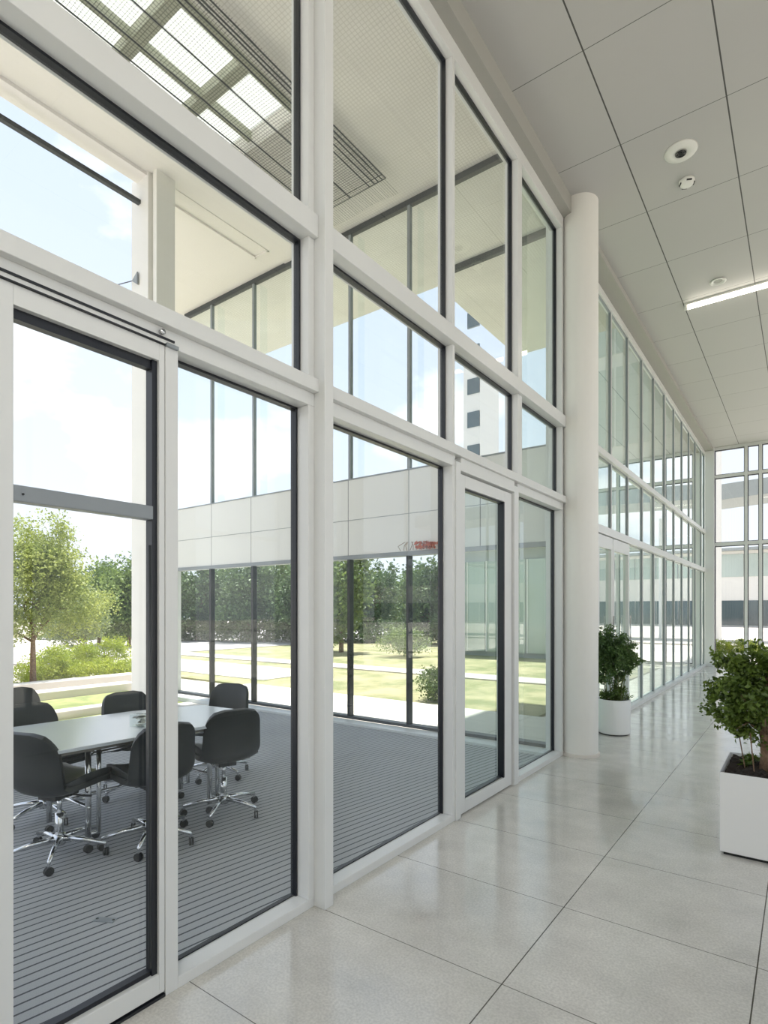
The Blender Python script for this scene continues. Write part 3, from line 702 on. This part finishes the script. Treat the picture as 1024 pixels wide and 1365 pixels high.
# the young birch by the kerb
tree('birch_tree', 'tall slender yellow green tree with a thin trunk, nearest beyond the glass', 'tree', at(44, 12.4), 'leaf_birch',
     [(-.1, -.1, 2.2, 1.1, 1.1, 1.25), (0, .1, 3.0, .8, .8, .8), (.2, .7, 1.75, .75, .9, .75), (.1, .3, 2.5, .8, .8, .8), (-.2, -.5, 1.5, .7, .7, .6)], 26000, .06, 1.5, 31, tr=.07)
tree('olive_tree', 'pale grey green tree behind the slender tree, low and rounded', 'tree', at(112, 18), 'leaf_olive', [(0, 0, 1.4, .7, .7, 1.0), (-.4, -.4, 1.1, .6, .6, .7)], 9000, .07, .6, 33, tr=.05)
for k, (u, d, h, w, mt) in enumerate(((132, 26, 3.7, 1.3, 'leaf_forest'), (172, 25, 3.9, 1.35, 'leaf_forest'), (192, 40, 6.0, 2.0, 'leaf_deep'), (140, 40, 5.3, 2.0, 'leaf_deep'), (90, 36, 4.2, 2.0, 'leaf_forest'),
         (222, 32, 4.2, 1.6, 'leaf_forest'), (262, 30, 4.3, 1.7, 'leaf_deep'), (300, 34, 4.8, 1.9, 'leaf_forest'), (330, 29, 4.6, 1.7, 'leaf_deep'), (365, 31, 4.9, 1.8, 'leaf_forest'),
         (400, 28, 4.6, 1.6, 'leaf_deep'), (455, 22, 4.6, 1.3, 'leaf_forest'), (492, 30, 4.2, 1.7, 'leaf_deep'), (530, 33, 4.0, 1.7, 'leaf_forest'), (572, 27, 4.4, 1.5, 'leaf_deep')
         )):
    labs = {0: 'mid green rounded tree just beyond the pale grey green tree', 1: 'green tree immediately beside the white canopy column, among the distant trees'}
    tree('park_tree', labs.get(k, 'leafy tree in the distant park belt beyond the lawn'), 'tree', at(u, d), mt,
         [(0, 0, h*.55, w, w, h*.42), (w*.35, .2, h*.72, w*.6, w*.6, h*.25), (-w*.4, 0, h*.45, w*.6, w*.6, h*.3), (0, -w*.3, h*.3, w*.8, w*.7, h*.25)], 7000, .17, h*.3, 40+k,
         group=None if k in labs else 'distant park trees', tr=.1)
bl = (('small bright yellow green bush at the foot of the slender tree', 68, 13.6, .8), ('middle bright bush of the hedge row, dusty green', 106, 15.2, .85), ('tallest round bright green bush of the hedge row', 144, 15.6, .95))
for k, (lab, u, d, w) in enumerate(bl):
    tree('garden_bush', lab, 'bush', at(u, d), 'leaf_bush', [(0, 0, w*.4, w*.8, w*.8, w*.5), (.15, .1, w*.6, w*.45, w*.45, w*.4)], 5000, .045, 0, 70+k)
a, b = at(30, 12.9), at(196, 14.9)
cs = [((b[0]-a[0])*i/9, (b[1]-a[1])*i/9, 0.14, .46, .46, .30) for i in range(10)]
tree('low_hedge', 'low clipped yellow green hedge running along the pale kerb', 'hedge', a, 'leaf_bush', cs, 16000, .045, 0, 77)
tree('round_bush', 'round green bush at the lawn edge just outside the cross glass wall', 'bush', at(583, 10.3), 'leaf_mid', [(0, 0, .3, .34, .34, .34)], 3500, .045, 0, 78)
tree('garden_bush', 'green bush on the lawn below the trees, beyond the garden path', 'bush', at(540, 20), 'leaf_forest', [(0, 0, .5, .9, .9, .6)], 3500, .07, 0, 79)
for k, (u, d, n) in enumerate(((960, 22.6, 1), (985, 22.4, 1.1), (1004, 22.8, .9))):
    tree('forecourt_bush', 'low green shrub on the forecourt outside the end window', 'bush', at(u, d), 'leaf_bush', [(0, 0, .15*n, .5, .4, .3*n)], 2500, .05, 0, 80+k, group='forecourt shrubs')

a, b = at(236, 30), at(640, 27)
nn = 26
cs = [((b[0]-a[0])*i/nn, (b[1]-a[1])*i/nn, .55, .9, .9, .75) for i in range(nn+1)]
tree('boundary_hedge', 'long dark green boundary hedge standing under the distant park trees', 'hedge', a, 'leaf_deep', cs, 22000, .12, 0, 90)
a, b = at(60, 31), at(215, 31)
cs = [((b[0]-a[0])*i/12, (b[1]-a[1])*i/12, .4, .9, .9, .6) for i in range(13)]
tree('boundary_hedge', 'shorter green hedge under the trees beyond the slender tree', 'hedge', a, 'leaf_forest', cs, 9000, .12, 0, 91)
# ------------------------------------------------------------------ outside: buildings
def windows(parent, x0, x1, z0, z1, y, n, mat='bldg_glass', f='midmetal', proud=.05):
    w = (x1-x0)/n
    for i in range(n):
        o = obj('window', B((x0+i*w+.05, x0+(i+1)*w-.05, y-proud, y+.05, z0, z1)), mat, parent)
        obj('window_frame', B((x0+i*w, x0+i*w+.05, y-proud-.03, y, z0, z1)), f, o)
# low block straight beyond the end window
t = thing('office_building', 'long white low office block with dark window bands beyond the end window', 'building', (0, 62, 0))
obj('walls', B((-26, 45, 0, 14, -.1, 7.0)), 'bldg', t); 
windows(t, -26, 45, .1, 2.4, 0, 36); windows(t, -26, 45, 4.6, 6.7, 0, 36, 'bldg_green')
obj('roof', B((-27, 46, -.8, 15, 7.0, 7.25)), 'bldg_band', t)
t = thing('canopy_roof', 'curved grey canopy roof carried on slim posts beyond the end window', 'canopy', (0, 34, 0))
bm = bmesh.new(); n = 30
for i in range(n):
    x0_, x1_ = -4+i*.8, -4+(i+1)*.8; z = lambda x: 7.1+.5*math.sin((x+4)/24*PI*.8)
    vsb = [bm.verts.new(p) for p in ((x0_, 0, z(x0_)), (x1_, 0, z(x1_)), (x1_, 3.2, z(x1_)), (x0_, 3.2, z(x0_)), (x0_, 0, z(x0_)+.8), (x1_, 0, z(x1_)+.8), (x1_, 3.2, z(x1_)+.8), (x0_, 3.2, z(x0_)+.8))]
    for q in ((0, 1, 5, 4), (1, 2, 6, 5), (2, 3, 7, 6), (3, 0, 4, 7), (0, 3, 2, 1), (4, 5, 6, 7)): bm.faces.new([vsb[j] for j in q])
obj('roof', bm, 'bldg_band', t)
for x in (-3.5, 4, 12, 19): obj('post', T([(x, .5, -.1), (x, .5, 6.6)], .08), 'frame', t)
# added pale block behind the second stretch, standing in for reflections in its panes
t = thing('reflection_block', 'tall pale green block added behind the far stretch of glazing, standing in for its reflections', 'building', (0, 22, 0))
obj('walls', B((-4.4, -.9, 0, 8, -.1, 13.5)), 'bldg', t)
for z in (.2, 4.0, 7.6, 11.0): windows(t, -4.35, -.95, z, z+2.9, 0, 4, 'bldg_green', 'frame')
t = thing('pavilion', 'low green glazed pavilion beyond the terrace, behind the far door', 'building', (0, 18.5, 0))
obj('walls', B((-8.6, -4.6, 0, 6, -.1, 3.7)), 'bldg_band', t); windows(t, -8.5, -4.7, .1, 3.3, 0, 5, 'bldg_green', 'frame')
obj('roof', B((-8.8, -4.5, -.3, 6.2, 3.7, 3.85)), 'frame', t)
p = at(642, 52)
t = thing('stair_tower', 'slim white tower with small dark windows, rising behind the middle tier panes', 'building', (p[0], p[1], 0))
obj('walls', B((-1.3, .3, -1, 3, -.1, 24)), 'bldg', t)
for z in range(3, 30, 3): obj('window', B((-.9, .3, -1.05, -.9, z, z+1.4)), 'bldg_glass', t)

# ------------------------------------------------------------------ light
w = bpy.data.worlds.new('sky'); bpy.context.scene.world = w; w.use_nodes = True; nt = w.node_tree; L = nt.links
bg = nt.nodes['Background']; tc = nd(nt, 'ShaderNodeTexCoord')
s = nd(nt, 'ShaderNodeSeparateXYZ'); L.new(tc.outputs['Generated'], s.inputs[0])
h = nd(nt, 'ShaderNodeMapRange'); h.inputs[1].default_value = 0.; h.inputs[2].default_value = .9; L.new(s.outputs[2], h.inputs[0])
sky = nd(nt, 'ShaderNodeMix', data_type='RGBA'); L.new(h.outputs[0], sky.inputs[0])
sky.inputs[6].default_value = (.87, .92, 1.0, 1); sky.inputs[7].default_value = (.58, .71, .96, 1)
mp = nd(nt, 'ShaderNodeMapping'); mp.inputs['Scale'].default_value = (1, 1, 2.2); L.new(tc.outputs['Generated'], mp.inputs[0])
no = nd(nt, 'ShaderNodeTexNoise'); no.inputs['Scale'].default_value = 3.1; no.inputs['Detail'].default_value = 9; no.inputs['Roughness'].default_value = .52
mp.inputs['Location'].default_value = (.35, .1, .2)
L.new(mp.outputs[0], no.inputs['Vector'])
cr = nd(nt, 'ShaderNodeMapRange'); cr.inputs[1].default_value = .54; cr.inputs[2].default_value = .66; L.new(no.outputs['Fac'], cr.inputs[0])
cl = nd(nt, 'ShaderNodeMix', data_type='RGBA'); L.new(cr.outputs[0], cl.inputs[0]); L.new(sky.outputs[2], cl.inputs[6]); cl.inputs[7].default_value = (1.25, 1.25, 1.25, 1)
L.new(cl.outputs[2], bg.inputs[0]); bg.inputs[1].default_value = .66
sd = bpy.data.lights.new('sun', 'SUN'); so = bpy.data.objects.new('sun', sd); C.objects.link(so)
sd.energy = 5.0; sd.angle = math.radians(1.5); sd.color = (1, .96, .9)
dv = Vector((.12, -.27, -1)).normalized(); so.rotation_euler = dv.to_track_quat('-Z', 'Y').to_euler()
def area(name, loc, rot, sx, sy, e, col=(1, .97, .92)):
    ld = bpy.data.lights.new(name, 'AREA'); ld.shape = 'RECTANGLE'; ld.size = sx; ld.size_y = sy; ld.energy = e; ld.color = col
    o = bpy.data.objects.new(name, ld); C.objects.link(o); o.location = loc; o.rotation_euler = rot; return o
0 and area('strip_lamp_light', (1.85, 9.36, ZC-.10), (0, 0, 0), 2.2, .06, 12)
# added fill lights, unseen behind the camera, to brighten the corridor
for y in (-1.8, -2.7): area('added_fill_light', (3.2, y, ZC-.05), (0, 0, 0), 2.2, .3, 25)

sc = bpy.context.scene
sc.view_settings.view_transform = 'Standard'; sc.view_settings.look = 'None'; sc.view_settings.gamma = 1
sc.view_settings.use_curve_mapping = False
sc.view_settings.exposure = .95
cy = sc.cycles
cy.max_bounces = 10; cy.diffuse_bounces = 5; cy.glossy_bounces = 4; cy.transparent_max_bounces = 24; cy.transmission_bounces = 6
cy.caustics_reflective = False; cy.caustics_refractive = False
cy.sample_clamp_indirect = 6
cy.use_denoising = True
